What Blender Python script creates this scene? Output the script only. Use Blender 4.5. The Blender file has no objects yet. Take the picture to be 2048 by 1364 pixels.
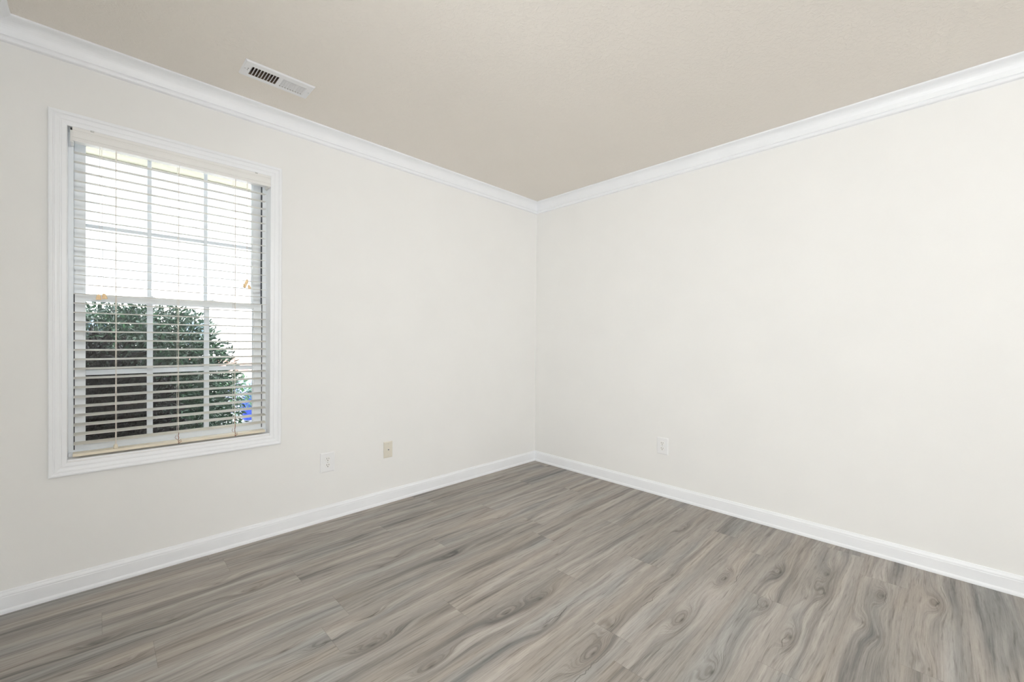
import bpy, bmesh, math, random
from mathutils import Vector, Matrix, noise as mnoise

random.seed(7)
scene = bpy.context.scene
COL = scene.collection

# ---------------------------------------------------------------- camera
F_PX, YAW, PITCH, ROLL, CY = 840.287, math.radians(45.36081), -0.00753, 0.00793, 688.023
CAM = Vector((-2.98432, -2.69936, 1.13953))
fw = Vector((math.cos(YAW)*math.cos(PITCH), math.sin(YAW)*math.cos(PITCH), math.sin(PITCH)))
rt = Vector((math.sin(YAW), -math.cos(YAW), 0.0))
up = rt.cross(fw)
rt2 = rt*math.cos(ROLL) + up*math.sin(ROLL)
up2 = up*math.cos(ROLL) - rt*math.sin(ROLL)
cd = bpy.data.cameras.new('camera')
cam = bpy.data.objects.new('camera', cd)
COL.objects.link(cam)
m = Matrix.Identity(4)
for i in range(3):
    m[i][0], m[i][1], m[i][2], m[i][3] = rt2[i], up2[i], -fw[i], CAM[i]
cam.matrix_world = m
cd.sensor_fit = 'HORIZONTAL'
cd.sensor_width = 36.0
cd.lens = F_PX/2048*36.0
cd.shift_y = (CY-682.0)/2048
cd.clip_start = 0.02
cd.clip_end = 200
scene.camera = cam

# ---------------------------------------------------------------- world, lights, exposure
w = bpy.data.worlds.new('world')
scene.world = w
w.use_nodes = True
bg = w.node_tree.nodes['Background']
bg.inputs[0].default_value = (0.88, 0.94, 1.0, 1)
bg.inputs[1].default_value = 16.0


def area_light(name, loc, direction, sx, sy, power, color):
    ld = bpy.data.lights.new(name, 'AREA')
    ld.shape = 'RECTANGLE'
    ld.size, ld.size_y = sx, sy
    ld.energy = power
    ld.color = color
    o = bpy.data.objects.new(name, ld)
    o.location = loc
    o.rotation_euler = Vector(direction).to_track_quat('-Z', 'Y').to_euler()
    COL.objects.link(o)
    return o


# daylight coming down the hall and in through the doorway beside the camera
area_light('hall_daylight', (-3.95, -2.95, 1.15), (1, 0.54, 0.40), 1.3, 1.9, 55, (0.94, 0.975, 1.0))
# added fill light behind a made-up high opening, brightens the window wall
area_light('rear_fill_light', (-2.4, -5.60, 2.02), (-0.08, 1, -0.05), 1.5, 0.55, 48, (0.94, 0.97, 1.0))
sun_d = bpy.data.lights.new('sun', 'SUN')
sun_d.energy = 9.0
sun_d.angle = math.radians(6)
sun_d.color = (1.0, 0.95, 0.86)
sun = bpy.data.objects.new('sun', sun_d)
sun.rotation_euler = Vector((-0.75, 0.1, -1.0)).to_track_quat('-Z', 'Y').to_euler()
COL.objects.link(sun)

vs = scene.view_settings
vs.view_transform = 'Standard'
vs.look = 'None'
vs.gamma = 1.0
vs.exposure = 0.05
vs.use_curve_mapping = False
scene.cycles.use_denoising = True
scene.cycles.max_bounces = 12
scene.cycles.diffuse_bounces = 8
scene.cycles.transparent_max_bounces = 16
scene.cycles.sample_clamp_indirect = 6
scene.cycles.sample_clamp_direct = 2.0
scene.cycles.denoising_prefilter = 'ACCURATE'


# ---------------------------------------------------------------- node helpers
class NT:
    def __init__(s, name):
        s.mat = bpy.data.materials.new(name)
        s.mat.use_nodes = True
        s.t = s.mat.node_tree
        s.b = s.t.nodes['Principled BSDF']
        s.out = s.t.nodes['Material Output']

    def n(s, typ, **kw):
        nd = s.t.nodes.new(typ)
        for k, v in kw.items():
            setattr(nd, k, v)
        return nd

    def put(s, sock, v):
        if isinstance(v, bpy.types.NodeSocket):
            s.t.links.new(v, sock)
        else:
            sock.default_value = v

    def math(s, op, a, b=0.0, c=0.0, clamp=False):
        nd = s.n('ShaderNodeMath', operation=op, use_clamp=clamp)
        s.put(nd.inputs[0], a)
        if len(nd.inputs) > 1:
            s.put(nd.inputs[1], b)
        if len(nd.inputs) > 2:
            s.put(nd.inputs[2], c)
        return nd.outputs[0]

    def vmath(s, op, a, b):
        nd = s.n('ShaderNodeVectorMath', operation=op)
        s.put(nd.inputs[0], a)
        s.put(nd.inputs[1], b)
        return nd.outputs['Value'] if op == 'DOT_PRODUCT' else nd.outputs[0]

    def xyz(s, x, y, z=0.0):
        nd = s.n('ShaderNodeCombineXYZ')
        s.put(nd.inputs[0], x)
        s.put(nd.inputs[1], y)
        s.put(nd.inputs[2], z)
        return nd.outputs[0]

    def noise(s, vec, scale=1.0, detail=2.0, rough=0.5, dist=0.0):
        nd = s.n('ShaderNodeTexNoise')
        s.put(nd.inputs['Vector'], vec)
        nd.inputs['Scale'].default_value = scale
        nd.inputs['Detail'].default_value = detail
        nd.inputs['Roughness'].default_value = rough
        nd.inputs['Distortion'].default_value = dist
        return nd.outputs['Fac']

    def ramp(s, fac, stops):
        nd = s.n('ShaderNodeValToRGB')
        s.put(nd.inputs[0], fac)
        e = nd.color_ramp.elements
        while len(e) < len(stops):
            e.new(0.5)
        for k, (p, c) in enumerate(stops):
            e[k].position = p
            e[k].color = (*c, 1) if len(c) == 3 else c
        return nd.outputs[0]

    def rng(s, v, a, b, c=0.0, d=1.0):
        nd = s.n('ShaderNodeMapRange', interpolation_type='SMOOTHSTEP')
        s.put(nd.inputs[0], v)
        for k, x in enumerate((a, b, c, d)):
            nd.inputs[k+1].default_value = x
        return nd.outputs[0]

    def mix(s, fac, a, b, mode='MIX'):
        nd = s.n('ShaderNodeMix', data_type='RGBA', blend_type=mode)
        s.put(nd.inputs[0], fac)
        s.put(nd.inputs[6], a if isinstance(a, bpy.types.NodeSocket) else (*a, 1))
        s.put(nd.inputs[7], b if isinstance(b, bpy.types.NodeSocket) else (*b, 1))
        return nd.outputs[2]

    def obj(s):
        return s.n('ShaderNodeTexCoord').outputs['Object']

    def bump(s, h, strength, dist):
        nd = s.n('ShaderNodeBump')
        nd.inputs['Strength'].default_value = strength
        nd.inputs['Distance'].default_value = dist
        s.put(nd.inputs['Height'], h)
        s.put(s.b.inputs['Normal'], nd.outputs[0])


def srgb(r, g, b):
    f = lambda c: c/255/12.92 if c/255 <= 0.04045 else ((c/255+0.055)/1.055)**2.4
    return (f(r), f(g), f(b))


def paint(name, col, rough=0.5, var=0.02, scale=6.0, bump=None, spec=0.5):
    n = NT(name)
    v = n.noise(n.obj(), scale, 3)
    f = n.rng(v, 0.3, 0.7)
    n.put(n.b.inputs['Base Color'], n.mix(f, tuple(c*(1-var) for c in col), tuple(min(1, c*(1+var)) for c in col)))
    n.b.inputs['Roughness'].default_value = rough
    n.b.inputs['Specular IOR Level'].default_value = spec
    if bump:
        sc, st, di = bump
        n.bump(n.noise(n.obj(), sc, 3, 0.55), st, di)
    return n.mat


M = {}
M['wall'] = paint('wall_paint', (0.83, 0.823, 0.803), 0.75, 0.008, 3, (170, 0.25, 0.0006), 0.25)
M['trim'] = paint('trim_paint', (0.86, 0.872, 0.89), 0.35, 0.008, 8)
M['vinyl'] = paint('window_vinyl', (0.84, 0.86, 0.88), 0.35, 0.01, 10)
M['plastic'] = paint('plate_plastic', (0.84, 0.84, 0.84), 0.35, 0.01, 10)
M['socket'] = paint('socket_plastic', (0.85, 0.84, 0.82), 0.35, 0.01, 10)
M['ivory'] = paint('ivory_plastic', srgb(219, 213, 199), 0.35, 0.01, 10)
M['dark'] = paint('dark_void', (0.02, 0.018, 0.016), 0.6, 0.1, 20)
M['gap'] = paint('track_gap', (0.05, 0.05, 0.06), 0.7, 0.1, 20)
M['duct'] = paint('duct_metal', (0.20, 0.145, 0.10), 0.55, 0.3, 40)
M['screw'] = paint('screw_metal', (0.55, 0.55, 0.53), 0.35, 0.05, 60)
M['vent'] = paint('register_enamel', (0.80, 0.80, 0.81), 0.35, 0.01, 20)
M['cord'] = paint('cord_fabric', (0.78, 0.72, 0.66), 0.8, 0.08, 90)
M['stained_cord'] = paint('stained_cord_fabric', (0.22, 0.08, 0.045), 0.8, 0.4, 120)
M['tassel'] = paint('tassel_wood', srgb(242, 212, 168), 0.5, 0.10, 120)
M['shadowgap'] = paint('dark_metal', (0.12, 0.12, 0.12), 0.5, 0.05, 40)


def make_ceiling_mat():
    n = NT('ceiling_texture_paint')
    v = n.noise(n.obj(), 3, 3)
    c = srgb(231, 225, 217)
    n.put(n.b.inputs['Base Color'], n.mix(n.rng(v, .3, .7), tuple(x*.99 for x in c), c))
    n.b.inputs['Roughness'].default_value = 0.85
    n.b.inputs['Specular IOR Level'].default_value = 0.2
    a = n.noise(n.obj(), 55, 4, 0.6, 0.6)
    n.bump(n.rng(a, 0.45, 0.62), 0.35, 0.0022)
    return n.mat


M['ceiling'] = make_ceiling_mat()


def make_blind_mat(name, col, trans):
    n = NT(name)
    v = n.noise(n.vmath('MULTIPLY', n.obj(), (6, 60, 60)), 1, 3)
    c = n.mix(n.rng(v, .3, .7), tuple(x*.95 for x in col), col)
    n.put(n.b.inputs['Base Color'], c)
    n.b.inputs['Roughness'].default_value = 0.4
    tr = n.n('ShaderNodeBsdfTranslucent')
    n.put(tr.inputs[0], c)
    mx = n.n('ShaderNodeMixShader')
    mx.inputs[0].default_value = trans
    n.t.links.new(n.b.outputs[0], mx.inputs[1])
    n.t.links.new(tr.outputs[0], mx.inputs[2])
    n.t.links.new(mx.outputs[0], n.out.inputs[0])
    return n.mat


M['slat'] = make_blind_mat('slat_vinyl', (0.93, 0.92, 0.89), 0.82)
M['muntin'] = make_blind_mat('muntin_vinyl', (0.86, 0.88, 0.90), 0.32)
M['valance'] = paint('valance_vinyl', (0.82, 0.81, 0.785), 0.4, 0.01, 8)
M['rail'] = paint('rail_vinyl', srgb(226, 216, 195), 0.4, 0.03, 14)


def make_glass(name='pane_glass', dust=0.0):
    n = NT(name)
    tr = n.n('ShaderNodeBsdfTransparent')
    tr.inputs[0].default_value = (0.97, 0.985, 0.985, 1)
    gl = n.n('ShaderNodeBsdfGlossy')
    gl.inputs['Roughness'].default_value = 0.02
    fr = n.n('ShaderNodeFresnel')
    fr.inputs[0].default_value = 1.5
    mx = n.n('ShaderNodeMixShader')
    n.t.links.new(fr.outputs[0], mx.inputs[0])
    n.t.links.new(tr.outputs[0], mx.inputs[1])
    n.t.links.new(gl.outputs[0], mx.inputs[2])
    last = mx.outputs[0]
    if dust:
        du = n.n('ShaderNodeBsdfTranslucent')
        du.inputs[0].default_value = (0.9, 0.95, 1.0, 1)
        m2 = n.n('ShaderNodeMixShader')
        n.put(m2.inputs[0], n.math('MULTIPLY_ADD', n.noise(n.obj(), 9, 3), dust*0.6, dust*0.7))
        n.t.links.new(last, m2.inputs[1])
        n.t.links.new(du.outputs[0], m2.inputs[2])
        last = m2.outputs[0]
    n.t.links.new(last, n.out.inputs[0])
    return n.mat


M['glass'] = make_glass()

# knots of the floor boards: x, y, strength, half length, half width
KNOTS = [(-1.032, -.88, .7), (-1.708, -1.61, 1), (-1.695, -1.828, 1.5), (-1.516, -1.795, .8), (-1.236, -1.283, .6),
         (-.427, -1.624, .9), (-.982, -1.799, .5), (-.825, -1.992, 1.3), (-1.277, -1.975, 1.4), (-.92, -2.193, 1.0),
         (-.57, -2.164, 1.3), (-.42, -2.333, .9), (-.626, -2.35, 1.1), (-1.074, -2.312, 1.2), (-.757, -2.498, .7),
         (-.457, -2.539, 1), (-.825, -2.549, .7), (-.354, -2.713, 1.4), (-1.473, -2.165, 1.4), (-2.251, -1.231, 1.5),
         (-1.767, -1.446, 1.3), (-2.177, -1.073, .8), (-2.498, -1.034, .9), (-2.374, -1.094, .9), (-2.154, -1.469, 1.1),
         (-1.644, -.907, .8), (-1.861, -.713, .7), (-1.951, -.375, .6), (-1.997, -.184, .6), (-1.967, -.748, .6),
         (-1.148, -.729, .6), (-1.59, -1.479, 1.2), (-2.934, -.712, 1), (-2.983, -.513, .9), (-2.482, -.528, 1),
         (-2.767, -.538, .8), (-2.586, -.358, .8)]
CRACKS = [(-1.60, -1.60, .12, 0), (-1.80, -1.86, .13, 0), (-.92, -2.16, .07, 0), (-.457, -2.548, .06, 0),
          (-.354, -2.713, .05, 0), (-2.177, -1.065, .06, 0), (-.79, -2.03, .06, 0), (-2.37, -1.10, .07, 0),
          (-1.27, -1.82, .07, 0), (-1.12, -2.30, .05, 0)]


def make_floor_mat():
    n = NT('floor_boards')
    uv = n.n('ShaderNodeUVMap', uv_map='grain')
    lo = n.n('ShaderNodeUVMap', uv_map='board')
    sd = n.n('ShaderNodeUVMap', uv_map='seed')
    s1 = n.n('ShaderNodeSeparateXYZ'); n.put(s1.inputs[0], uv.outputs[0])
    s2 = n.n('ShaderNodeSeparateXYZ'); n.put(s2.inputs[0], lo.outputs[0])
    s3 = n.n('ShaderNodeSeparateXYZ'); n.put(s3.inputs[0], sd.outputs[0])
    X, V = s1.outputs[0], s1.outputs[1]
    pos = n.obj()
    K, C = None, None
    for (kx, ky, a) in KNOTS:
        d = n.vmath('SUBTRACT', pos, (kx, ky, 0))
        L, W = 0.075+0.03*a, 0.020+0.008*a
        d = n.vmath('MULTIPLY', d, (1/L, 1/W, 0))
        r2 = n.vmath('DOT_PRODUCT', d, d)
        g = n.math('POWER', 2.718, n.math('MULTIPLY', r2, -1.0))
        c = n.math('POWER', g, 40.0)
        K = n.math('MULTIPLY', g, 0.040*a) if K is None else n.math('MULTIPLY_ADD', g, 0.040*a, K)
        C = n.math('MULTIPLY', c, 0.35+0.25*a) if C is None else n.math('MULTIPLY_ADD', c, 0.35+0.25*a, C)
    # generic small knots everywhere
    vo = n.n('ShaderNodeTexVoronoi')
    n.put(vo.inputs['Vector'], n.xyz(n.math('MULTIPLY', X, 1.6), n.math('MULTIPLY', V, 6.0)))
    vo.inputs['Scale'].default_value = 1.0
    vd = vo.outputs['Distance']
    gb = n.math('POWER', 2.718, n.math('MULTIPLY', n.math('MULTIPLY', vd, vd), -28.0))
    K = n.math('MULTIPLY_ADD', gb, 0.022, K)
    sp = n.rng(vd, 0.010, 0.030, 0.4, 0.0)
    C = n.math('ADD', C, sp)
    w1 = n.noise(n.xyz(n.math('MULTIPLY', X, 1.1), n.math('MULTIPLY', V, 6.0)), 1, 2)
    w2 = n.noise(n.xyz(n.math('MULTIPLY', X, 6.0), n.math('MULTIPLY', V, 25.0)), 1, 2)
    g = n.math('MULTIPLY_ADD', w1, 0.065, V)
    g = n.math('MULTIPLY_ADD', w2, 0.007, g)
    g = n.math('ADD', g, K)
    # broad bands, mid grain, fine grain: all follow the warped field g
    bands = n.noise(n.xyz(n.math('MULTIPLY', X, 0.9), n.math('MULTIPLY', g, 18.0)), 1, 2, 0.55)
    mid = n.noise(n.xyz(n.math('MULTIPLY', X, 1.6), n.math('MULTIPLY', g, 75.0)), 1, 3, 0.6)
    fine = n.noise(n.xyz(n.math('MULTIPLY', X, 7.0), n.math('MULTIPLY', g, 420.0)), 1, 2, 0.6)
    f = n.math('MULTIPLY_ADD', mid, 0.34, n.math('MULTIPLY', bands, 0.70))
    f = n.math('MULTIPLY_ADD', fine, 0.14, f)
    f = n.math('MULTIPLY_ADD', s3.outputs[0], 0.06, f)
    vv = n.math('MULTIPLY_ADD', n.math('SUBTRACT', s2.outputs[1], 0.09), 11.1, n.math('MULTIPLY_ADD', w1, 1.0, -0.5))
    acr = n.math('SUBTRACT', 1.0, n.math('MULTIPLY', vv, vv), clamp=True)
    e0 = n.math('MINIMUM', s2.outputs[1], n.math('SUBTRACT', 0.18, s2.outputs[1]))
    edge = n.rng(e0, 0.0, 0.045, 0.25, 1.0)
    f = n.math('MULTIPLY_ADD', acr, -0.055, f)
    f = n.math('MULTIPLY_ADD', edge, n.math('SUBTRACT', f, 0.575), 0.590)
    base = n.ramp(f, [(0.40, srgb(102, 99, 97)), (0.50, srgb(132, 127, 122)), (0.60, srgb(156, 149, 142)), (0.72, srgb(176, 169, 162))])
    tint = n.noise(n.xyz(n.math('MULTIPLY', X, 1.3), n.math('MULTIPLY', g, 8.0), 4.3), 1, 2)
    blue = n.math('MULTIPLY', n.rng(tint, 0.50, 0.68, 0, 0.75), edge)
    base = n.mix(blue, base, (0.84, 0.90, 0.95), 'MULTIPLY')
    brn = n.rng(tint, 0.34, 0.48, 0.55, 0)
    base = n.mix(brn, base, (1.0, 0.95, 0.90), 'MULTIPLY')
    # dark smoky streaks
    st = n.noise(n.xyz(n.math('MULTIPLY', X, 2.1), n.math('MULTIPLY', g, 26.0), 9.1), 1, 3, 0.6)
    base = n.mix(n.rng(st, 0.54, 0.74, 0, 0.62), base, (0.62, 0.62, 0.63), 'MULTIPLY')
    s4 = n.noise(n.xyz(n.math('MULTIPLY', X, 5.0), n.math('MULTIPLY', g, 90.0), 2.7), 1, 3, 0.65)
    base = n.mix(n.rng(s4, 0.52, 0.74, 0, 0.85), base, (0.58, 0.57, 0.56), 'MULTIPLY')
    s5 = n.noise(n.xyz(n.math('MULTIPLY', X, 14.0), n.math('MULTIPLY', V, 260.0), 7.7), 1, 3, 0.7)
    base = n.mix(n.rng(s5, 0.42, 0.66, 0, 0.50), base, (0.74, 0.74, 0.73), 'MULTIPLY')
    rings = n.math('SINE', n.math('MULTIPLY', g, 820.0))
    rm = n.math('MULTIPLY', n.rng(K, 0.006, 0.028), n.rng(rings, 0.0, 1.0))
    base = n.mix(n.math('MULTIPLY', rm, 0.45), base, (0.62, 0.60, 0.58), 'MULTIPLY')
    halo = n.rng(K, 0.010, 0.045, 0, 0.38)
    base = n.mix(halo, base, (0.62, 0.60, 0.59), 'MULTIPLY')
    base = n.mix(n.math('MINIMUM', C, 0.85), base, srgb(62, 55, 50))
    # cracks
    T = None
    sep = n.n('ShaderNodeSeparateXYZ'); n.put(sep.inputs[0], pos)
    wig = n.noise(n.xyz(n.math('MULTIPLY', sep.outputs[0], 14.0), 0.0, 0.0), 1, 3)
    wp = n.xyz(sep.outputs[0], n.math('MULTIPLY_ADD', wig, 0.05, sep.outputs[1]))
    for (kx, ky, L, _) in CRACKS:
        d = n.vmath('SUBTRACT', wp, (kx, ky+0.025, 0))
        d = n.vmath('MULTIPLY', d, (1/L, 1/0.0016, 0))
        gg = n.math('POWER', 2.718, n.math('MULTIPLY', n.vmath('DOT_PRODUCT', d, d), -1.0))
        T = gg if T is None else n.math('ADD', T, gg)
    base = n.mix(n.math('MULTIPLY', T, 0.7, clamp=True), base, srgb(58, 52, 48))
    # seams between boards
    e = n.math('MINIMUM', s2.outputs[1], n.math('SUBTRACT', 0.18, s2.outputs[1]))
    seam = n.rng(e, 0.0003, 0.0012, 0.22, 0.0)
    base = n.mix(seam, base, (0.35, 0.34, 0.33), 'MULTIPLY')
    e2 = n.math('MINIMUM', s2.outputs[0], n.math('SUBTRACT', 1.22, s2.outputs[0]))
    base = n.mix(n.rng(e2, 0.0003, 0.0014, 0.34, 0.0), base, (0.35, 0.34, 0.33), 'MULTIPLY')
    n.put(n.b.inputs['Base Color'], base)
    n.put(n.b.inputs['Roughness'], n.math('MULTIPLY_ADD', mid, 0.15, 0.42))
    n.b.inputs['Specular IOR Level'].default_value = 0.35
    n.bump(mid, 0.08, 0.001)
    return n.mat


M['floor'] = make_floor_mat()


# ---------------------------------------------------------------- geometry helpers
def box(bm, x0, x1, y0, y1, z0, z1):
    v = [bm.verts.new(p) for p in ((x0, y0, z0), (x1, y0, z0), (x1, y1, z0), (x0, y1, z0),
                                   (x0, y0, z1), (x1, y0, z1), (x1, y1, z1), (x0, y1, z1))]
    for q in ((0, 3, 2, 1), (4, 5, 6, 7), (0, 1, 5, 4), (1, 2, 6, 5), (2, 3, 7, 6), (3, 0, 4, 7)):
        bm.faces.new([v[i] for i in q])
    return v


def bevel(bm, w, seg=2):
    bmesh.ops.bevel(bm, geom=list(bm.edges), offset=w, segments=seg, affect='EDGES', profile=0.6, clamp_overlap=True)


def tube(bm, pts, r, seg=8, caps=True, taper=None):
    rings = []
    n = len(pts)
    P = [Vector(p) for p in pts]
    for i, p in enumerate(P):
        t = (P[min(i+1, n-1)]-P[max(i-1, 0)]).normalized()
        a = t.cross(Vector((0, 0, 1)))
        if a.length < 1e-3:
            a = t.cross(Vector((0, 1, 0)))
        a.normalize()
        b = t.cross(a)
        rr = r if taper is None else r*taper[i]
        rings.append([bm.verts.new(p+(a*math.cos(2*math.pi*k/seg)+b*math.sin(2*math.pi*k/seg))*rr) for k in range(seg)])
    for i in range(n-1):
        for k in range(seg):
            bm.faces.new((rings[i][k], rings[i][(k+1) % seg], rings[i+1][(k+1) % seg], rings[i+1][k]))
    if caps:
        bm.faces.new(rings[0][::-1])
        bm.faces.new(rings[-1])


def lathe(bm, prof, origin, axis='Z', seg=16):
    o = Vector(origin)
    rings = []
    for r, h in prof:
        ring = []
        for k in range(seg):
            a = 2*math.pi*k/seg
            c, s = r*math.cos(a), r*math.sin(a)
            p = {'Z': (c, s, h), 'Y': (c, h, s), 'X': (h, c, s)}[axis]
            ring.append(bm.verts.new(o+Vector(p)))
        rings.append(ring)
    for i in range(len(rings)-1):
        for k in range(seg):
            bm.faces.new((rings[i][k], rings[i][(k+1) % seg], rings[i+1][(k+1) % seg], rings[i+1][k]))
    bm.faces.new(rings[0][::-1])
    bm.faces.new(rings[-1])


def obj(name, bm, mat, parent=None, smooth=False, label=None):
    bmesh.ops.recalc_face_normals(bm, faces=list(bm.faces))
    me = bpy.data.meshes.new(name)
    bm.to_mesh(me)
    bm.free()
    if smooth:
        me.polygons.foreach_set('use_smooth', [True]*len(me.polygons))
    me.materials.append(mat)
    o = bpy.data.objects.new(name, me)
    COL.objects.link(o)
    if parent:
        o.parent = parent
        o.matrix_parent_inverse = Matrix.Translation(parent.location).inverted() if parent.type == 'EMPTY' and parent.parent is None else Matrix.Identity(4)
        if not (parent.type == 'EMPTY' and parent.parent is None):
            o.matrix_parent_inverse = abs_mat(parent).inverted()
    if label:
        o['label'] = label
    return o


def abs_mat(o):
    mm = Matrix.Translation(o.location)
    if o.parent:
        mm = abs_mat(o.parent) @ o.matrix_parent_inverse @ mm
    return mm


def thing(name, label, cat, loc=(0, 0, 0), group=None):
    o = bpy.data.objects.new(name, None)
    o.empty_display_size = 0.1
    o.location = loc
    COL.objects.link(o)
    o['label'] = label
    o['category'] = cat
    if group:
        o['group'] = group
    return o


def struct(o, label=None, cat=None):
    o['kind'] = 'structure'
    if label:
        o['label'] = label
    if cat:
        o['category'] = cat
    return o


NB = bmesh.new


def holed_slab(bm, u0, u1, v0, v1, hu0, hu1, hv0, hv1, w0, w1, fn):
    """slab u x v from depth w0 to w1 with one rectangular opening; fn(u, v, w) -> xyz"""
    O = [(u0, v0), (u1, v0), (u1, v1), (u0, v1)]
    H = [(hu0, hv0), (hu1, hv0), (hu1, hv1), (hu0, hv1)]
    vo = [[bm.verts.new(fn(a, b, ww)) for a, b in O] for ww in (w0, w1)]
    vh = [[bm.verts.new(fn(a, b, ww)) for a, b in H] for ww in (w0, w1)]
    for i in range(4):
        j = (i+1) % 4
        for s in (0, 1):
            bm.faces.new((vo[s][i], vo[s][j], vh[s][j], vh[s][i]))
        bm.faces.new((vo[0][i], vo[0][j], vo[1][j], vo[1][i]))
        bm.faces.new((vh[0][i], vh[0][j], vh[1][j], vh[1][i]))


# ---------------------------------------------------------------- room shell
XL, YB, H = -3.30, -5.40, 2.44
T = 0.13
DY0, DY1, DH = -3.20, -2.02, 2.08            # doorway beside the camera
WX0, WX1, WZ0, WZ1 = -3.085, -2.276, 0.590, 2.112   # window opening in the wall

bm = NB()
holed_slab(bm, XL-T, T, -0.2, H+0.15, WX0, WX1, WZ0, WZ1, 0.0, T+0.03, lambda u, v, ww: (u, ww, v))
struct(obj('wall_left', bm, M['wall']), 'cream painted wall with the window in it', 'wall')
bm = NB(); box(bm, 0, T, YB-T, 0.0, -0.2, H+0.15)
struct(obj('wall_right', bm, M['wall']), 'long bare cream painted wall with one outlet', 'wall')
bm = NB()
holed_slab(bm, XL-T, 0, -0.2, H+0.15, -3.15, -1.65, 1.76, 2.28, YB-T, YB, lambda u, v, ww: (u, ww, v))  # high opening added to let the rear fill light in
struct(obj('wall_back', bm, M['wall']), 'cream painted wall behind the viewpoint', 'wall')
bm = NB()
for (a, b, c, d) in ((YB, DY0, 0, H), (DY1, 0, 0, H), (DY0, DY1, DH, H)):
    box(bm, XL-T, XL, a, b, c if c else -0.2, H+0.15)
struct(obj('wall_front', bm, M['wall']), 'cream painted wall with the doorway to the hall', 'wall')

# ceiling with the opening of the air register
VX0, VX1, VY0, VY1 = -2.494, -2.183, -0.434, -0.288
bm = NB()
holed_slab(bm, XL, 0, YB, 0, VX0+0.025, VX1-0.025, VY0+0.025, VY1-0.025, H, H+0.12, lambda u, v, ww: (u, v, ww))
struct(obj('ceiling', bm, M['ceiling']), 'textured off-white ceiling', 'ceiling')

# floor boards: one sheet, its boards laid out as faces with their own grain coordinates
PW, PL = 0.18, 1.22
rows = {1: -2.352, 3: -2.834+0.0, -2: -0.968, -5: -0.860, 6: -2.52, 0: -1.90, 2: -1.02, -1: -1.35, -3: -1.55, -4: -0.45,
        4: -2.30, 5: -1.75, -6: -1.30, -7: -0.30, -8: -0.95}
verts, faces, uvg, uvb, uvs = [], [], [], [], []
rr = random.Random(11)
r = math.floor((YB+1.36)/PW)
while -1.36+r*PW < 0:
    y0, y1 = -1.36+r*PW, -1.36+(r+1)*PW
    j = rows.get(r, rr.uniform(-2.5, -0.5))
    x = j-PL*math.ceil((j-XL)/PL)
    while x < 0:
        xa, xb = max(x, XL), min(x+PL, 0.0)
        ya, yb = max(y0, YB), min(y1, 0.0)
        ou, ov, sv = rr.uniform(0, 60), rr.uniform(0, 60), rr.random()
        if xb > xa:
            k = len(verts)
            verts += [(xa, ya, 0), (xb, ya, 0), (xb, yb, 0), (xa, yb, 0)]
            faces.append((k, k+1, k+2, k+3))
            for (px, py) in ((xa, ya), (xb, ya), (xb, yb), (xa, yb)):
                uvg.append((px+ou, py-y0+ov)); uvb.append((px-x, py-y0)); uvs.append((sv, 0))
        x += PL
    r += 1
me = bpy.data.meshes.new('floor')
me.from_pydata(verts, [], faces)
for nm, dat in (('grain', uvg), ('board', uvb), ('seed', uvs)):
    l = me.uv_layers.new(name=nm)
    l.data.foreach_set('uv', [c for p in dat for c in p])
me.materials.append(M['floor'])
fo = bpy.data.objects.new('floor', me)
COL.objects.link(fo)
struct(fo, 'grey brown wood plank floor', 'floor')

# hall beyond the doorway
bm = NB()
box(bm, XL-1.5, XL-T, DY0-0.6, DY1+0.6, -0.05, 0.0)
box(bm, XL-1.5, XL-T, DY0-0.6, DY1+0.6, H, H+0.05)
box(bm, XL-1.55, XL-1.5, DY0-0.6, DY1+0.6, -0.05, H+0.05)
box(bm, XL-1.55, XL-T, DY0-0.65, DY0-0.6, -0.05, H+0.05)
box(bm, XL-1.55, XL-T, DY1+0.6, DY1+0.65, -0.05, H+0.05)
struct(obj('wall_hall', bm, M['wall']), 'hall beyond the doorway', 'wall')


# mouldings: profile (offset from wall, z), mitred in the corners
def run(name, prof, wall, cat, label, a=None, b=None):
    bm = NB()
    n = len(prof)
    ends = []
    for e in (0, 1):
        ring = []
        for o, z in prof:
            if wall == 'left':
                p = ((XL+o) if e == 0 else -o, -o, z)
            elif wall == 'right':
                p = (-o, -o if e == 0 else YB+o, z)
            elif wall == 'back':
                p = (-o if e == 0 else XL+o, YB+o, z)
            else:
                y = (a if a is not None else YB+o) if e == 0 else (b if b is not None else -o)
                p = (XL+o, y, z)
            ring.append(bm.verts.new(p))
        ends.append(ring)
    for i in range(n):
        j = (i+1) % n
        bm.faces.new((ends[0][i], ends[0][j], ends[1][j], ends[1][i]))
    bm.faces.new(ends[0][::-1]); bm.faces.new(ends[1])
    o = obj(name, bm, M['trim'])
    return struct(o, label, cat)


def arc(cx, cz, r, a0, a1, k):
    return [(cx+r*math.cos(math.radians(a0+(a1-a0)*i/k)), cz+r*math.sin(math.radians(a0+(a1-a0)*i/k))) for i in range(k+1)]


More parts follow.
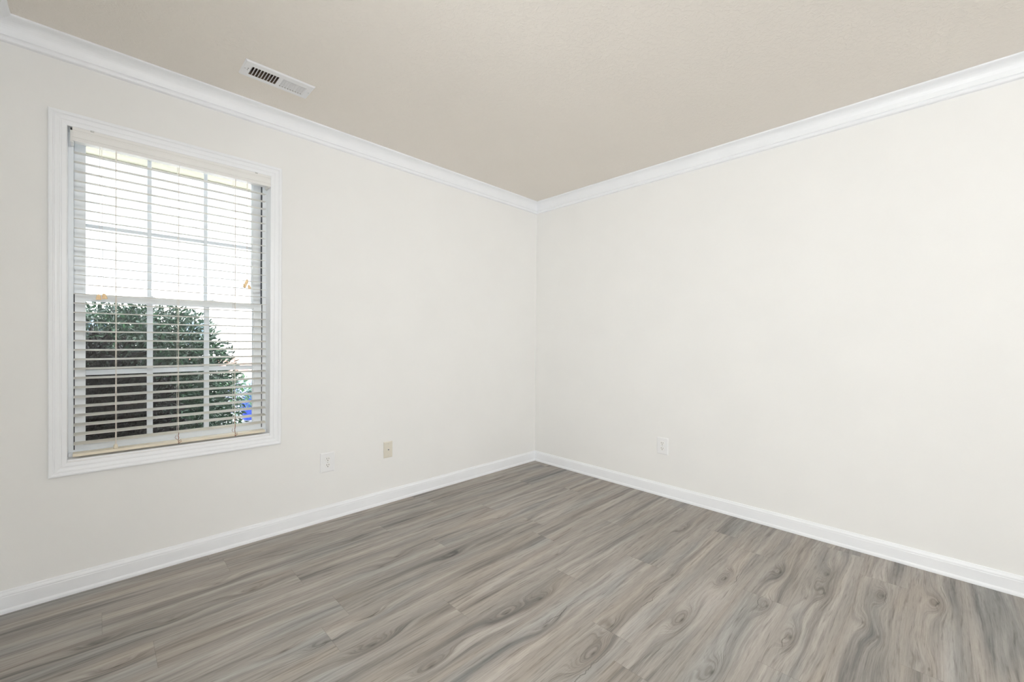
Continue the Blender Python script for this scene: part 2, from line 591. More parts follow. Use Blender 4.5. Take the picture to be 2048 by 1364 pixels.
base_prof = [(0, 0.0), (0.018, 0.0), (0.018, 0.006)] + [(0.012+0.006*math.cos(math.radians(t)), 0.006+0.012*math.sin(math.radians(t))) for t in (20, 40, 60, 80)] + \
            [(0.0125, 0.020), (0.0122, 0.066), (0.0112, 0.070), (0.0118, 0.074), (0.0105, 0.079), (0.0075, 0.084), (0.006, 0.090), (0.003, 0.092), (0, 0.092)]
crown = [(0, H), (0.0675, H), (0.0675, H-0.0075), (0.0625, H-0.010)]
for i in range(1, 9):
    t = math.radians(90*i/9)
    crown.append((0.060-0.036*math.sin(t), H-0.012-0.052*(1-math.cos(t))*0.98-0.004*i/9))
crown += [(0.0225, H-0.068), (0.0235, H-0.0705), (0.0225, H-0.073), (0.0190, H-0.074), (0.0165, H-0.0775),
          (0.0175, H-0.083), (0.0165, H-0.089), (0.0125, H-0.0925), (0.0, H-0.0935)]
run('baseboard_left', base_prof, 'left', 'baseboard', 'white baseboard under the window wall')
run('baseboard_right', base_prof, 'right', 'baseboard', 'white baseboard under the long bare wall')
run('baseboard_back', base_prof, 'back', 'baseboard', 'white baseboard behind the viewpoint')
run('baseboard_front', base_prof, 'front', 'baseboard', 'white baseboard beside the doorway', b=None, a=DY1+0.07)
run('trim_1', crown, 'left', 'crown moulding', 'white crown moulding above the window wall')
run('trim_2', crown, 'right', 'crown moulding', 'white crown moulding above the long bare wall')
run('trim_3', crown, 'back', 'crown moulding', 'white crown moulding behind the viewpoint')
run('trim_4', crown, 'front', 'crown moulding', 'white crown moulding above the doorway')
bm = NB()
for (a, b, c, d) in ((DY0-0.06, DY0, 0, DH+0.06), (DY1, DY1+0.06, 0, DH+0.06), (DY0, DY1, DH, DH+0.06)):
    box(bm, XL, XL+0.016, a, b, c, d)
struct(obj('trim_5', bm, M['trim']), 'white casing around the doorway', 'door casing')

bm = NB()
holed_slab(bm, -3.21, -1.59, 1.70, 2.33, -3.15, -1.65, 1.76, 2.28, YB, YB+0.016, lambda u, v, ww: (u, ww, v))
struct(obj('trim_7', bm, M['trim']), 'white casing around the added light opening behind the viewpoint', 'window casing')

# ---------------------------------------------------------------- window
win = bpy.data.objects.new('window_1', None)
win.location = (-2.68, 0, 0.53)
COL.objects.link(win)
struct(win, 'double hung window in white casing behind a slatted blind', 'window')


def frame_sweep(bm, prof, x0, x1, z0, z1, y):
    """profile (inset from outer edge, height off wall) mitred around a rectangle"""
    rings = []
    for cx, cz, sx, sz in ((x0, z0, 1, 1), (x1, z0, -1, 1), (x1, z1, -1, -1), (x0, z1, 1, -1)):
        rings.append([bm.verts.new((cx+sx*i, y-h, cz+sz*i)) for i, h in prof])
    n = len(prof)
    for k in range(4):
        a, b = rings[k], rings[(k+1) % 4]
        for i in range(n):
            j = (i+1) % n
            bm.faces.new((a[i], a[j], b[j], b[i]))


CO = (-3.1352, -2.2206, 0.529, 2.1265)
cas_prof = [(0, 0), (0, 0.0165), (0.003, 0.0185), (0.008, 0.0190), (0.013, 0.0175), (0.0155, 0.0145), (0.018, 0.0135), (0.021, 0.0145),
            (0.026, 0.0140), (0.034, 0.0120), (0.0365, 0.0100), (0.039, 0.0098), (0.0415, 0.0112), (0.048, 0.0105), (0.053, 0.0098), (0.056, 0.0085), (0.0575, 0.006), (0.0575, 0)]
bm = NB()
frame_sweep(bm, cas_prof, *CO, 0.0)
obj('window_casing', bm, M['trim'], win)
# jamb lining, from the casing's inner edge back to the sashes
IX0, IX1, IZ0, IZ1 = CO[0]+0.0575, CO[1]-0.0575, CO[2]+0.0675, CO[3]-0.0555
bm = NB()
holed_slab(bm, WX0, WX1, WZ0, WZ1, IX0-0.001, IX1+0.001, IZ0, IZ1, 0.0005, 0.082, lambda u, v, ww: (u, ww, v))
obj('window_jamb', bm, M['trim'], win)
# vinyl frame with the tracks
bm = NB()
holed_slab(bm, WX0, WX1, WZ0, WZ1, -3.0615, -2.2950, 0.612, 2.104, 0.0835, T+0.03, lambda u, v, ww: (u, ww, v))
box(bm, -3.0615, -3.054, 0.1265, 0.131, 0.612, 2.104)
box(bm, -2.3025, -2.295, 0.1265, 0.131, 0.612, 2.104)
obj('window_frame', bm, M['vinyl'], win)
bm = NB()
box(bm, -3.0613, -3.0578, 0.0872, 0.115, 0.613, 1.340)
box(bm, -2.2988, -2.2952, 0.0872, 0.115, 0.613, 1.340)
box(bm, -2.2967, -2.2952, 0.094, 0.115, 1.340, 2.100)
obj('sash_track', bm, M['gap'], win)
bm = NB()
box(bm, IX0, IX1, 0.060, 0.150, 0.590, 0.6125)
box(bm, IX0, IX1, 0.0825, 0.0845, 0.6125, 0.622)
bevel(bm, 0.0015, 1)
obj('window_sill', bm, M['vinyl'], win)

GX0, GX1 = -3.0228, -2.3420
MX = (-2.7945, -2.5605)


def sash(name, y0, y1, z0, z1, gz0, gz1, mz, mw, x0, x1, yg):
    bm = NB()
    prof = [(0, 0), (0, y1-y0), (GX0-x0-0.006, y1-y0), (GX0-x0-0.004, y1-y0-0.004), (GX0-x0, y1-y0-0.008), (GX0-x0, 0)]
    # stiles and rails as a mitred ring of boxes with a stepped inner bead
    holed_slab(bm, x0, x1, z0, z1, GX0-0.006, GX1+0.006, gz0-0.006, gz1+0.006, y0, y1, lambda u, v, ww: (u, ww, v))
    holed_slab(bm, GX0-0.007, GX1+0.007, gz0-0.007, gz1+0.007, GX0, GX1, gz0, gz1, y0+0.006, y1-0.004, lambda u, v, ww: (u, ww, v))
    s = obj(name, bm, M['vinyl'], win)
    for mx in MX:
        b2 = NB(); box(b2, mx-mw/2, mx+mw/2, yg-0.006, yg+0.006, gz0, gz1); bevel(b2, 0.002, 1)
        obj('muntin', b2, M['muntin'], s)
    b2 = NB(); box(b2, GX0, GX1, yg-0.0055, yg+0.0055, mz-mw/2, mz+mw/2); bevel(b2, 0.002, 1)
    obj('muntin', b2, M['muntin'], s)
    b3 = NB(); box(b3, GX0-0.002, GX1+0.002, yg+0.0065, yg+0.0095, gz0-0.002, gz1+0.002)
    obj('glass_pane', b3, M['glass'], s)
    return s


low = sash('lower_sash', 0.086, 0.1185, 0.6135, 1.3425, 0.646, 1.3115, 0.975, 0.0235, -3.0575, -2.2995, 0.098)
upr = sash('upper_sash', 0.121, 0.150, 1.3110, 2.103, 1.3400, 2.062, 1.669, 0.0160, -3.0585, -2.2985, 0.133)
# sash locks on the meeting rail
for lx in (-2.80, -2.545):
    bm = NB(); box(bm, lx-0.026, lx+0.026, 0.092, 0.113, 1.3425, 1.3465); bevel(bm, 0.0012, 1)
    tube(bm, [(lx-0.004, 0.10, 1.3445), (lx+0.018, 0.096, 1.3505)], 0.003, 6)
    obj('sash_lock', bm, M['vinyl'], low)

# ---------------------------------------------------------------- blind
blind = thing('window_blind', 'cream slatted blind with wooden pull tassels hanging inside the window casing', 'blind', (-2.68, 0.03, 0.605))
BX0, BX1 = -3.058, -2.292
bm = NB()
vp = [(-0.010, 0), (-0.0105, .002), (-0.0105, .010), (-0.0088, .0125), (-0.0088, .015), (-0.0108, .017), (-0.0112, .040), (-0.0088, .043), (-0.0088, .046), (-0.0105, .0485), (-0.0105, .059), (-0.009, .061),
      (-0.004, .061), (-0.004, 0)]
vx0, vx1, vz0 = -3.0625, -2.2785, 2.0085
ra = [bm.verts.new((vx0, y, vz0+z)) for y, z in vp]
rb = [bm.verts.new((vx1, y, vz0+z)) for y, z in vp]
for i in range(len(vp)):
    j = (i+1) % len(vp)
    bm.faces.new((ra[i], ra[j], rb[j], rb[i]))
bm.faces.new(ra[::-1]); bm.faces.new(rb)
obj('valance', bm, M['valance'], blind)
for cx in (-3.0, -2.35):
    bm = NB(); box(bm, cx-0.006, cx+0.006, -0.0125, -0.0102, vz0+0.0555, vz0+0.0625); bevel(bm, 0.0008, 1)
    obj('valance_clip', bm, M['screw'], blind)
bm = NB(); box(bm, BX0, BX1, 0.004, 0.056, 2.017, 2.060); bevel(bm, 0.002, 1)
obj('headrail', bm, M['valance'], blind)
for bx0, bx1 in ((-3.0700, -3.0590), (-2.2905, -2.2800)):
    bm = NB()
    box(bm, bx0, bx1, -0.002, 0.058, 2.004, 2.066)
    bevel(bm, 0.0012, 1)
    o = obj('mounting_bracket', bm, M['valance'], blind)
    b2 = NB(); box(b2, bx0+0.001, bx1-0.001, -0.0035, -0.0021, 2.056, 2.0655)
    obj('bracket_slot', b2, M['dark'], o)

PITCHZ, TILT = 0.04225, math.radians(6)
SW = 0.050
slats = []
for k in range(32):
    zc = 0.6576+PITCHZ*k+0.5*SW*math.sin(TILT)
    bm = NB()
    seg, top, bot = 6, [], []
    sag = 0.0012*math.sin(k*1.7)
    xs = [BX0-0.001+(BX1-BX0)*i/10 for i in range(11)]
    cols = []
    for x in xs:
        u = (x-BX0)/(BX1-BX0)
        dz = sag*(u-0.5)*0.8 - 0.0006*math.sin(math.pi*u*3)**2
        ring = []
        for s in range(seg+1):
            t = -0.5+s/seg
            y = 0.030+SW*t*math.cos(TILT)
            z = zc+SW*t*math.sin(TILT)+0.0018*(1-4*t*t)+dz
            ring.append((x, y, z))
        cols.append(ring)
    vt = [[bm.verts.new((p[0], p[1], p[2]+0.0010)) for p in rg] for rg in cols]
    vb = [[bm.verts.new((p[0], p[1], p[2]-0.0010)) for p in rg] for rg in cols]
    nx = len(xs)
    for i in range(nx-1):
        for s in range(seg):
            bm.faces.new((vt[i][s], vt[i+1][s], vt[i+1][s+1], vt[i][s+1]))
            bm.faces.new((vb[i][s], vb[i][s+1], vb[i+1][s+1], vb[i+1][s]))
        bm.faces.new((vt[i][0], vb[i][0], vb[i+1][0], vt[i+1][0]))
        bm.faces.new((vt[i][seg], vt[i+1][seg], vb[i+1][seg], vb[i][seg]))
    for i in (0, nx-1):
        for s in range(seg):
            bm.faces.new((vt[i][s], vt[i][s+1], vb[i][s+1], vb[i][s]))
    slats.append(obj('slat', bm, M['slat'], blind))
bm = NB(); box(bm, -3.0625, -2.2985, 0.001, 0.052, 0.6055, 0.6185); bevel(bm, 0.002, 2)
obj('bottom_rail', bm, M['rail'], blind)

LX = (-2.922, -2.6905, -2.4465)
for li, lx in enumerate(LX):
    bm = NB()
    for yy in (0.0035, 0.0565):
        pts = [(lx+0.0007*math.sin(q*1.3+yy*80), yy+(0.002 if yy < .03 else -.002)*(0), 0.615+(2.02-0.615)*q/30) for q in range(31)]
        tube(bm, pts, 0.00095 if yy > 0.03 else 0.0013, 6)
    for k in range(32):
        z0 = 0.6576+PITCHZ*k
        tube(bm, [(lx, 0.0035, z0-0.0025), (lx+0.001, 0.03, z0+0.0004), (lx, 0.0565, z0+0.0035)], 0.0006, 4)
    # lift cord through the slats
    tube(bm, [(lx+0.0035, 0.030, 0.615), (lx+0.0035, 0.030, 2.02)], 0.0008, 5)
    obj('ladder_cord', bm, M['cord'], blind)
    bm = NB()
    if li == 0:
        lathe(bm, [(0.0075, -0.001), (0.0085, 0.006), (0.007, 0.016), (0.003, 0.022)], (lx, 0.010, 0.6195), 'Z', 12)
        obj('cord_button', bm, M['rail'], blind, True, 'small beige cord plug')
    else:
        h = 0.055 if li == 1 else 0.11
        pts = [(lx+0.0012*math.sin(q*1.1), -0.001+0.001*math.sin(q*2.7), 0.606+h*q/14) for q in range(15)]
        tube(bm, pts, 0.0015, 6)
        pts = [(lx+0.002, -0.002, 0.619), (lx+0.010, -0.002, 0.624), (lx+0.011, -0.002, 0.615), (lx+0.004, -0.002, 0.610), (lx, -0.002, 0.605)]
        tube(bm, pts, 0.0012, 6)
        pts = [(lx-0.010, 0.000, 0.648), (lx-0.014, 0.000, 0.638), (lx-0.010, 0.000, 0.630), (lx-0.004, 0.000, 0.627)]
        tube(bm, pts, 0.0009, 6)
        obj('cord_knot', bm, M['stained_cord'], blind, True, 'frayed reddish brown knotted cord end')


def tassel(bm, x, y, z, tilt, s=1.0):
    b = NB()
    lathe(b, [(0.0022, 0.0), (0.0040, -0.001), (0.0066, -0.006), (0.0080, -0.013), (0.0092, -0.021), (0.0095, -0.0235), (0.0080, -0.0245)], (0, 0, 0), 'Z', 14)
    mt = Matrix.Translation((x, y, z)) @ Matrix.Rotation(tilt[0], 4, 'Y') @ Matrix.Rotation(tilt[1], 4, 'X') @ Matrix.Scale(s, 4)
    b.transform(mt)
    return b


cord_sets = [
    ('pull_cord', [[(-2.9760, -0.006, 2.012), (-2.9765, -0.007, 1.80), (-2.9780, -0.008, 1.60), (-2.9790, -0.0115, 1.336)],
                   [(-2.9690, -0.006, 2.012), (-2.9685, -0.007, 1.80), (-2.9670, -0.008, 1.60), (-2.9640, -0.0115, 1.340)]],
     [(-2.9795, -0.0125, 1.336, (0.0, 0.1), 1.0), (-2.9625, -0.0125, 1.341, (-0.14, 0.0), 1.0)]),
    ('pull_cord', [[(-2.3920, -0.005, 2.008), (-2.3915, -0.007, 1.85), (-2.3925, -0.008, 1.65), (-2.3935, -0.0115, 1.466)],
                   [(-2.3945, -0.005, 2.008), (-2.3960, -0.007, 1.80), (-2.3955, -0.008, 1.58), (-2.3960, -0.0115, 1.455)]],
     [(-2.3920, -0.0125, 1.467, (0.25, 0.2), 0.9), (-2.3960, -0.0200, 1.447, (0.75, 0.0), 0.85), (-2.3885, -0.0185, 1.437, (-0.35, 0.2), 0.85),
      (-2.3990, -0.0125, 1.438, (0.6, -0.3), 0.8)]),
]
for nm, cords, tas in cord_sets:
    bm = NB()
    for c in cords:
        tube(bm, c, 0.0008, 5)
    o = obj(nm, bm, M['cord'], blind)
    for (x, y, z, t, s) in tas:
        obj('tassel', tassel(None, x, y, z, t, s), M['tassel'], o, True, 'small honey coloured wooden pull tassel')

# ---------------------------------------------------------------- wall plates
def plate(loc, wall, w_, h_, mat, kind, label, cat, name):
    """built facing -Y, x across, z up, then turned for the right wall"""
    t = thing(name, label, cat, loc)
    R = Matrix.Identity(4) if wall == 'left' else Matrix.Rotation(math.radians(-90), 4, 'Z')
    TM = Matrix.Translation(loc) @ R

    def put(nm, bm_, m_, par=t, sm=False, lab=None):
        bm_.transform(TM)
        return obj(nm, bm_, m_, par, sm, lab)
    bm = NB()
    hw, hh = w_/2, h_/2
    o = [(-hw, -hh), (hw, -hh), (hw, hh), (-hw, hh)]
    rings = []
    for ins, y in ((0, 0), (0, -0.0025), (0.0015, -0.0042), (0.005, -0.0058), (0.007, -0.0062)):
        rings.append([bm.verts.new((math.copysign(abs(x)-ins, x), y, math.copysign(abs(z)-ins, z))) for x, z in o])
    for a, b in zip(rings, rings[1:]):
        for i in range(4):
            bm.faces.new((a[i], a[(i+1) % 4], b[(i+1) % 4], b[i]))
    bm.faces.new(rings[-1]); bm.faces.new(rings[0][::-1])
    put('cover_plate', bm, mat)
    if kind == 'duplex':
        for s in (1, -1):
            bm = NB()
            cz = s*0.0195
            pts = []
            for q in range(24):
                a = 2*math.pi*q/24
                x, z = 0.0172*math.cos(a), 0.0172*math.sin(a)
                z = max(-0.0142, min(0.0142, z))
                pts.append((x, z))
            lo_ = [bm.verts.new((x, -0.0058, cz+z)) for x, z in pts]
            hi = [bm.verts.new((x*0.96, -0.0078, cz+z*0.96)) for x, z in pts]
            for q in range(24):
                bm.faces.new((lo_[q], lo_[(q+1) % 24], hi[(q+1) % 24], hi[q]))
            bm.faces.new(hi)
            soc = put('socket', bm, M['socket'])
            bm = NB()
            box(bm, -0.0075, -0.0052, -0.0082, -0.0074, cz-0.0005, cz+0.0085)
            box(bm, 0.0052, 0.0075, -0.0082, -0.0074, cz+0.0005, cz+0.0080)
            lathe(bm, [(0.0026, -0.0082), (0.0026, -0.0074)], (0, 0, cz-0.0075), 'Y', 10)
            put('socket_slot', bm, M['dark'], soc)
        bm = NB(); lathe(bm, [(0.0030, -0.0072), (0.0032, -0.0058)], (0, 0, 0), 'Y', 10)
        put('screw', bm, M['screw'])
    else:
        bm = NB(); lathe(bm, [(0.0050, -0.0100), (0.0058, -0.0085), (0.0060, -0.0058)], (0, 0, 0), 'Y', 6)
        c = put('coaxial_connector', bm, M['screw'])
        bm = NB(); lathe(bm, [(0.0036, -0.0106), (0.0036, -0.0098)], (0, 0, 0), 'Y', 10)
        put('connector_hole', bm, M['dark'], c)
        for s in (1, -1):
            bm = NB(); lathe(bm, [(0.0022, -0.0070), (0.0026, -0.0058)], (0, 0, s*0.041), 'Y', 10)
            put('screw', bm, M['screw'])
    return t


plate((-1.9496, -0.0005, 0.3650), 'left', 0.0885, 0.1240, M['plastic'], 'duplex',
      'white duplex power outlet on the window wall beside the cable plate', 'outlet', 'power_outlet')
plate((-1.5338, -0.0005, 0.3712), 'left', 0.0660, 0.1120, M['ivory'], 'coax',
      'ivory cable jack plate with one dark round connector', 'cable jack', 'cable_jack')
plate((-0.0005, -1.2760, 0.3703), 'right', 0.0880, 0.1235, M['plastic'], 'duplex',
      'white duplex power outlet low on the bare right wall', 'outlet', 'power_outlet')

# ---------------------------------------------------------------- ceiling register
vent = thing('ceiling_vent', 'white metal air register with two banks of slots in the ceiling above the window', 'vent', (-2.3385, -0.361, H))
bm = NB()
zf = H-0.0065
L = VX1-VX0
banks = ((VX0+L*0.105, VX0+L*0.490), (VX0+L*0.545, VX0+L*0.905))
by0, by1 = VY0+0.038, VY1-0.030
bx = [VX0+0.006, banks[0][0], banks[0][1], banks[1][0], banks[1][1], VX1-0.006]
yy = [VY0+0.006, by0, by1, VY1-0.006]
gv = {}
for zi, z in enumerate((zf, zf+0.0012)):
    for i, x in enumerate(bx):
        for j, y in enumerate(yy):
            gv[i, j, zi] = bm.verts.new((x, y, z))
for i in range(5):
    for j in range(3):
        if j == 1 and i in (1, 3):
            for (a, b) in (((i, j), (i+1, j)), ((i+1, j), (i+1, j+1)), ((i+1, j+1), (i, j+1)), ((i, j+1), (i, j))):
                bm.faces.new((gv[a[0], a[1], 0], gv[b[0], b[1], 0], gv[b[0], b[1], 1], gv[a[0], a[1], 1]))
            continue
        for zi in (0, 1):
            bm.faces.new((gv[i, j, zi], gv[i+1, j, zi], gv[i+1, j+1, zi], gv[i, j+1, zi]))
# sloped rim up to the ceiling
rim0 = [(VX0+0.006, VY0+0.006), (VX1-0.006, VY0+0.006), (VX1-0.006, VY1-0.006), (VX0+0.006, VY1-0.006)]
rim1 = [(VX0, VY0), (VX1, VY0), (VX1, VY1), (VX0, VY1)]
for i in range(4):
    a, b = rim0[i], rim0[(i+1) % 4]
    c, d = rim1[i], rim1[(i+1) % 4]
    bm.faces.new([bm.verts.new(p) for p in ((*a, zf), (*b, zf), (*d, H-0.0005), (*c, H-0.0005))])
obj('register_face', bm, M['vent'], vent)
bm = NB()
x0, x1, y0, y1, z0, z1 = VX0+0.027, VX1-0.027, VY0+0.0265, VY1-0.0265, H-0.003, H+0.11
vv = [bm.verts.new(p) for p in ((x0, y0, z0), (x1, y0, z0), (x1, y1, z0), (x0, y1, z0), (x0, y0, z1), (x1, y0, z1), (x1, y1, z1), (x0, y1, z1))]
for q in ((4, 5, 6, 7), (0, 1, 5, 4), (1, 2, 6, 5), (2, 3, 7, 6), (3, 0, 4, 7)):
    bm.faces.new([vv[i] for i in q])
obj('duct_boot', bm, M['duct'], vent, label='dark brown duct interior')
for bi, (xa, xb) in enumerate(banks):
    nf = 10
    for k in range(nf):
        x = xa+(xb-xa)*k/(nf-1)
        bm = NB()
        ang = math.radians(38 if bi == 0 else -56)
        ln = 0.013
        dx, dz = math.sin(ang)*ln, math.cos(ang)*ln
        th = 0.0009
        a = [(x-th, zf+0.0002), (x+th, zf+0.0002), (x+th+dx, zf+dz), (x-th+dx, zf+dz)]
        A = [bm.verts.new((p[0], by0-0.001, p[1])) for p in a]
        B = [bm.verts.new((p[0], by1+0.001, p[1])) for p in a]
        bm.faces.new(A); bm.faces.new(B[::-1])
        for i in range(4):
            bm.faces.new((A[i], A[(i+1) % 4], B[(i+1) % 4], B[i]))
        obj('louver', bm, M['vent'], vent)
for sx in (VX0+0.012, VX1-0.012):
    bm = NB(); lathe(bm, [(0.0030, -0.0012), (0.0034, 0.0004)], (sx, (VY0+VY1)/2, zf), 'Z', 10)
    obj('screw', bm, M['screw'], vent)
bm = NB(); box(bm, VX0+0.0225, VX0+0.0255, -0.372, -0.350, zf-0.0003, zf+0.001)
s_ = obj('lever_slot', bm, M['dark'], vent)
bm = NB(); box(bm, VX0+0.0228, VX0+0.0252, -0.366, -0.361, zf-0.006, zf+0.001)
obj('damper_lever', bm, M['vent'], s_)

# ---------------------------------------------------------------- outside
GZ = -0.45


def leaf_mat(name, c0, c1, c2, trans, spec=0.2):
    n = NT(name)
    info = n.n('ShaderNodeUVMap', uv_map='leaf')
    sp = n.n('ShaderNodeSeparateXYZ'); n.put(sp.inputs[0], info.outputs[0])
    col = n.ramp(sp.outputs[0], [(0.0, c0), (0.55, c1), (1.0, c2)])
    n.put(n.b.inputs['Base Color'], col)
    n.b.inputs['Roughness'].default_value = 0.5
    n.b.inputs['Specular IOR Level'].default_value = spec
    tr = n.n('ShaderNodeBsdfTranslucent')
    n.put(tr.inputs[0], col)
    mx = n.n('ShaderNodeMixShader'); mx.inputs[0].default_value = trans
    n.t.links.new(n.b.outputs[0], mx.inputs[1]); n.t.links.new(tr.outputs[0], mx.inputs[2])
    n.t.links.new(mx.outputs[0], n.out.inputs[0])
    return n.mat


M['leaf'] = leaf_mat('bush_leaf', (0.004, 0.009, 0.0065), (0.009, 0.024, 0.014), (0.026, 0.060, 0.028), 0.2)
M['dark_leaf'] = leaf_mat('shade_leaf', (0.0012, 0.0012, 0.0016), (0.0028, 0.0022, 0.0026), (0.006, 0.0048, 0.005), 0.1, 0.03)  # near-black leaves: deep shade put into the colour
M['light_leaf'] = leaf_mat('shrub_leaf', (0.012, 0.035, 0.014), (0.025, 0.065, 0.025), (0.05, 0.10, 0.04), 0.25)
M['bark'] = paint('bark', (0.08, 0.055, 0.04), 0.8, 0.3, 30)
M['grass'] = paint('grass_ground', (0.10, 0.17, 0.06), 0.9, 0.3, 30)
M['concrete'] = paint('pale_concrete', (0.62, 0.60, 0.57), 0.8, 0.06, 8)
M['mulch'] = paint('mulch', (0.045, 0.028, 0.02), 0.9, 0.4, 40)
M['siding'] = paint('pale_siding', (0.86, 0.84, 0.82), 0.6, 0.03, 3)
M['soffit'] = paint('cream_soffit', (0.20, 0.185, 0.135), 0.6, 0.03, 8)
M['roof'] = paint('pale_shingle', (0.62, 0.58, 0.57), 0.8, 0.15, 20)
M['brick'] = paint('red_brick', (0.38, 0.20, 0.16), 0.8, 0.2, 14)
M['blue'] = paint('blue_car_paint', (0.002, 0.010, 0.085), 0.35, 0.04, 3, None, 0.12)
M['carglass'] = paint('car_glass', (0.12, 0.18, 0.26), 0.06, 0.05, 5)
M['tyre'] = paint('tyre_rubber', (0.03, 0.03, 0.03), 0.7, 0.1, 20)
M['hub'] = paint('wheel_metal', (0.55, 0.56, 0.58), 0.3, 0.05, 20)


def bush(name, label, blobs, count, lsz, seed, stem_base, stems=5, top=1.39, mat='leaf', ymin=0.96, ymax=9.0):
    rb_ = random.Random(seed)
    t = thing(name, label, 'bush', stem_base)
    vs_, fs, uvl = [], [], []
    tot = sum(b[4] for b in blobs)
    for (cx, cy, cz, rad, wgt) in blobs:
        for _ in range(int(count*wgt/tot)):
            d = Vector((rb_.gauss(0, 1), rb_.gauss(0, 1), rb_.gauss(0, 1))).normalized()
            lump = 1+0.22*mnoise.noise(d*2.3+Vector((seed, 0, 0)))+0.10*mnoise.noise(d*6)
            rr_ = rb_.random()
            rr_ = 0.30+0.70*rr_**0.5
            if rb_.random() < 0.06:
                rr_ *= rb_.uniform(1.0, 1.13)
            p = Vector((cx+d.x*rad[0]*rr_*lump, cy+d.y*rad[1]*rr_*lump, cz+d.z*rad[2]*rr_*lump))
            if p.y < ymin or p.y > ymax or p.z < GZ+0.05 or p.z > top+rb_.uniform(-0.05, 0.01):
                continue
            ax = (d+Vector((rb_.gauss(0, .7), rb_.gauss(0, .7), rb_.gauss(0, .7)-0.1))).normalized()
            sd_ = ax.cross(Vector((rb_.gauss(0, 1), rb_.gauss(0, 1), rb_.gauss(0, 1)))).normalized()
            nn = ax.cross(sd_)
            Lf = lsz*rb_.uniform(0.65, 1.25)
            Wf = Lf*rb_.uniform(0.28, 0.40)
            k = len(vs_)
            fold = rb_.uniform(0.1, 0.35)*Wf
            bend = rb_.uniform(-0.2, 0.1)*Lf
            vs_ += [p, p+ax*Lf*0.35+sd_*Wf*0.5+nn*fold, p+ax*Lf*0.72+sd_*Wf*0.38+nn*(fold*.8+bend*.5), p+ax*Lf+nn*bend,
                    p+ax*Lf*0.72-sd_*Wf*0.38+nn*(fold*.8+bend*.5), p+ax*Lf*0.35-sd_*Wf*0.5+nn*fold, p+ax*Lf*0.5+nn*bend*.3]
            fs += [(k, k+1, k+6), (k+1, k+2, k+6), (k+2, k+3, k+6), (k+3, k+4, k+6), (k+4, k+5, k+6), (k+5, k, k+6)]
            u = min(1, max(0, rb_.gauss(0.42, 0.22)))
            uvl += [u, 0]*18
    me = bpy.data.meshes.new('foliage')
    me.from_pydata([tuple(v) for v in vs_], [], fs)
    l = me.uv_layers.new(name='leaf')
    l.data.foreach_set('uv', uvl)
    me.materials.append(M[mat])
    fo_ = bpy.data.objects.new('foliage', me)
    COL.objects.link(fo_)
    fo_.parent = t
    fo_.matrix_parent_inverse = Matrix.Translation(t.location).inverted()
    for k in range(stems):
        b = blobs[k % len(blobs)]
        bm = NB()
        e = Vector((b[0]+rb_.uniform(-.5, .5)*b[3][0], b[1]+rb_.uniform(-.2, .3)*b[3][1], b[2]+rb_.uniform(-.1, .6)*b[3][2]))
        s0 = Vector(stem_base)+Vector((rb_.uniform(-.08, .08), rb_.uniform(-.08, .08), -0.02))
        pts = []
        for q in range(8):
            f = q/7
            pts.append(s0.lerp(e, f)+Vector((math.sin(q*1.3+k)*.03, math.cos(q*1.7+k)*.03, 0.08*math.sin(f*3.1))))
        tube(bm, pts, 0.022, 7, True, [1-0.8*q/7 for q in range(8)])
        obj('stem', bm, M['bark'], t)
    return t


bush('garden_bush', 'large green leafy bush behind the middle and right lower panes',
     [(-3.06, 1.66, 0.62, (0.88, 0.68, 0.98), 1.0), (-2.68, 1.68, 0.62, (0.56, 0.60, 0.89), .8), (-2.80, 1.68, 0.03, (0.64, 0.55, 0.60), .6),
      (-3.7, 1.7, 0.6, (0.7, 0.6, 0.95), .6), (-3.05, 1.85, 0.35, (0.72, 0.45, 0.75), .7)], 80000, 0.049, 3, (-3.0, 1.70, GZ), 7)
bush('shade_shrub', 'added near-black purplish shrub standing in for deep shade behind the left panes of the window',  # shrub added to darken the view through the left panes
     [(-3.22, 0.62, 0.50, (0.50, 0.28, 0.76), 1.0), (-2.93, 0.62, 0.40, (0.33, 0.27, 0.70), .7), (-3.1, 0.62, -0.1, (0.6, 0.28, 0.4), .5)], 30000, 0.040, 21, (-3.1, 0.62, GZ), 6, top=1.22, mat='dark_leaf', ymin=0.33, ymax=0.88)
bush('garden_shrub', 'small light green shrub past the right side of the large bush',
     [(-1.98, 3.0, 0.52, (0.40, 0.36, 0.24), 1.0), (-2.1, 3.0, 0.1, (0.34, 0.30, 0.35), .5)], 1500, 0.05, 8, (-2.05, 3.0, GZ), 4, mat='light_leaf')

bm = NB(); box(bm, -40, 40, T+0.03, 60, GZ-0.3, GZ)
struct(obj('ground', bm, M['concrete']), 'pale driveway and street outside', 'ground')
bm = NB(); box(bm, -6.0, -1.2, T+0.03, 2.4, GZ, GZ+0.03); bevel(bm, 0.01, 1)
struct(obj('planting_bed', bm, M['mulch']), 'dark mulch bed under the window', 'ground')
bm = NB(); box(bm, -6, 2, T+0.03, 0.62, 2.160, 2.180); box(bm, -6, 2, 0.62, 0.65, 2.155, 2.34)
struct(obj('trim_6', bm, M['soffit']), 'cream soffit of the eaves above the window', 'soffit')

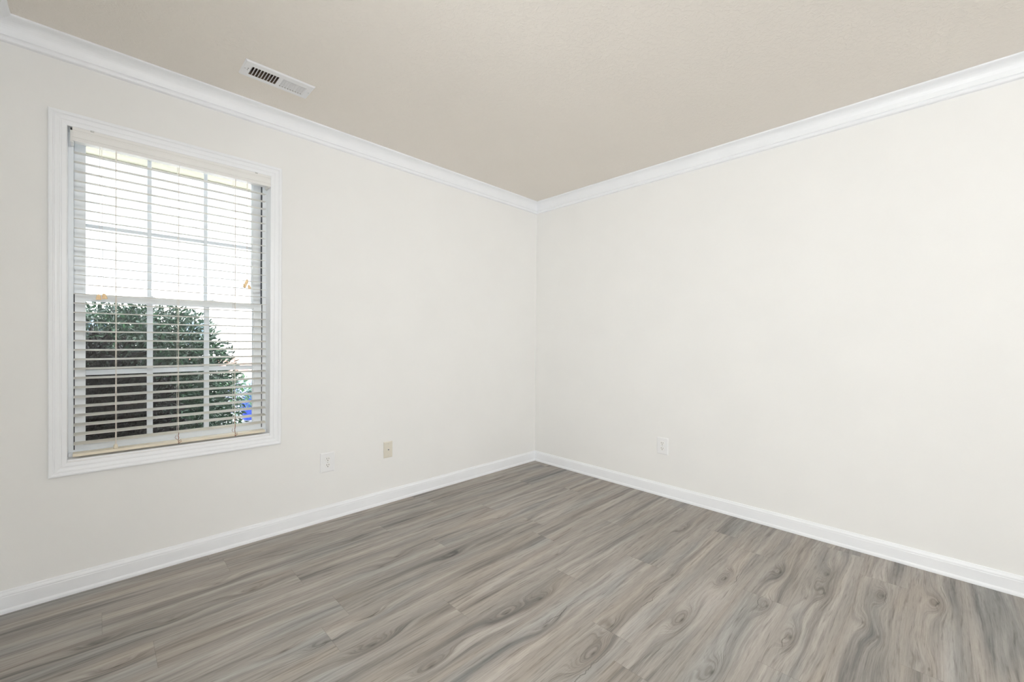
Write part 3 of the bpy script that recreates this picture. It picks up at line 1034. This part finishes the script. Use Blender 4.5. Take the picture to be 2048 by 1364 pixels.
# parked car behind the shrub
car = thing('parked_car', 'bright blue parked car glimpsed past the bush at the lower right of the window', 'car', (0.82, 5.86, GZ))
cx, cyy = 0.82, 5.86
prof_body = [(-2.15, .28), (-2.2, .55), (-2.05, .78), (-1.1, .92), (1.35, .95), (2.05, .90), (2.2, .6), (2.15, .28)]
bm = NB()
for s in (0, 1):
    pass
rings = []
for yo, ins in ((-0.86, 0.05), (-0.80, 0.0), (0.80, 0.0), (0.86, 0.05)):
    rings.append([bm.verts.new((cx+x*(1-ins*.4), cyy+yo, GZ+z*(1-ins*(1 if z > .5 else -0.6)))) for x, z in prof_body])
nn_ = len(prof_body)
for a, b in zip(rings, rings[1:]):
    for i in range(nn_):
        bm.faces.new((a[i], a[(i+1) % nn_], b[(i+1) % nn_], b[i]))
bm.faces.new(rings[0][::-1]); bm.faces.new(rings[-1])
bevel(bm, 0.02, 1)
obj('car_body', bm, M['blue'], car)
prof_cab = [(-1.15, .90), (-0.55, 1.36), (0.75, 1.40), (1.45, .93)]
bm = NB()
rings = []
for yo, k in ((-0.76, 0.0), (-0.60, 1.0), (0.60, 1.0), (0.76, 0.0)):
    rings.append([bm.verts.new((cx+x, cyy+(yo if z < 1 else math.copysign(0.6, yo)), GZ+z)) for x, z in prof_cab])
bm.faces.new(rings[0][::-1]); bm.faces.new(rings[-1])
for i in range(4):
    bm.faces.new((rings[0][i], rings[0][(i+1) % 4], rings[-1][(i+1) % 4], rings[-1][i]))
obj('cabin_glass', bm, M['carglass'], car)
bm = NB(); box(bm, cx-0.58, cx+0.78, cyy-0.62, cyy+0.62, GZ+1.37, GZ+1.42); bevel(bm, 0.02, 2)
obj('car_roof', bm, M['blue'], car)
for wx in (-1.35, 1.35):
    for wy in (-0.78, 0.78):
        bm = NB(); lathe(bm, [(0.24, -0.1), (0.31, -0.09), (0.32, 0), (0.31, 0.09), (0.24, 0.1)], (cx+wx, cyy+wy, GZ+0.32), 'Y', 24)
        wv = obj('wheel', bm, M['tyre'], car)
        bm = NB(); lathe(bm, [(0.17, -0.108), (0.20, -0.10), (0.20, 0.10), (0.17, 0.108)], (cx+wx, cyy+wy, GZ+0.32), 'Y', 20)
        obj('hubcap', bm, M['hub'], wv)

# house across the street
hs = thing('neighbour_house', 'pale house with brick base and pale roof beyond the parked car', 'house', (3, 24, GZ))
bm = NB(); box(bm, -5, 11, 21, 29, GZ, GZ+3.0)
obj('house_wall', bm, M['siding'], hs)
bm = NB(); box(bm, -5.05, 11.05, 20.93, 21.0, GZ, GZ+0.67)
obj('brick_base', bm, M['brick'], hs)
bm = NB()
a = [(-5.5, 20.4, GZ+3.0), (11.5, 20.4, GZ+3.0), (11.5, 29.6, GZ+3.0), (-5.5, 29.6, GZ+3.0)]
A = [bm.verts.new(p) for p in a]
R0, R1 = bm.verts.new((-3, 25, GZ+4.3)), bm.verts.new((9, 25, GZ+4.3))
bm.faces.new(A[::-1]); bm.faces.new((A[0], A[1], R1, R0)); bm.faces.new((A[2], A[3], R0, R1)); bm.faces.new((A[1], A[2], R1)); bm.faces.new((A[3], A[0], R0))
obj('house_roof', bm, M['roof'], hs)
for wx in (-3.2, 0.2, 3.4, 7.0):
    bm = NB(); box(bm, wx-0.6, wx+0.6, 20.9, 21.0, GZ+1.2, GZ+2.4)
    wo = obj('house_window', bm, M['trim'], hs)
    bm = NB(); box(bm, wx-0.5, wx+0.5, 20.87, 20.9, GZ+1.3, GZ+2.3)
    obj('window_pane', bm, M['carglass'], wo)
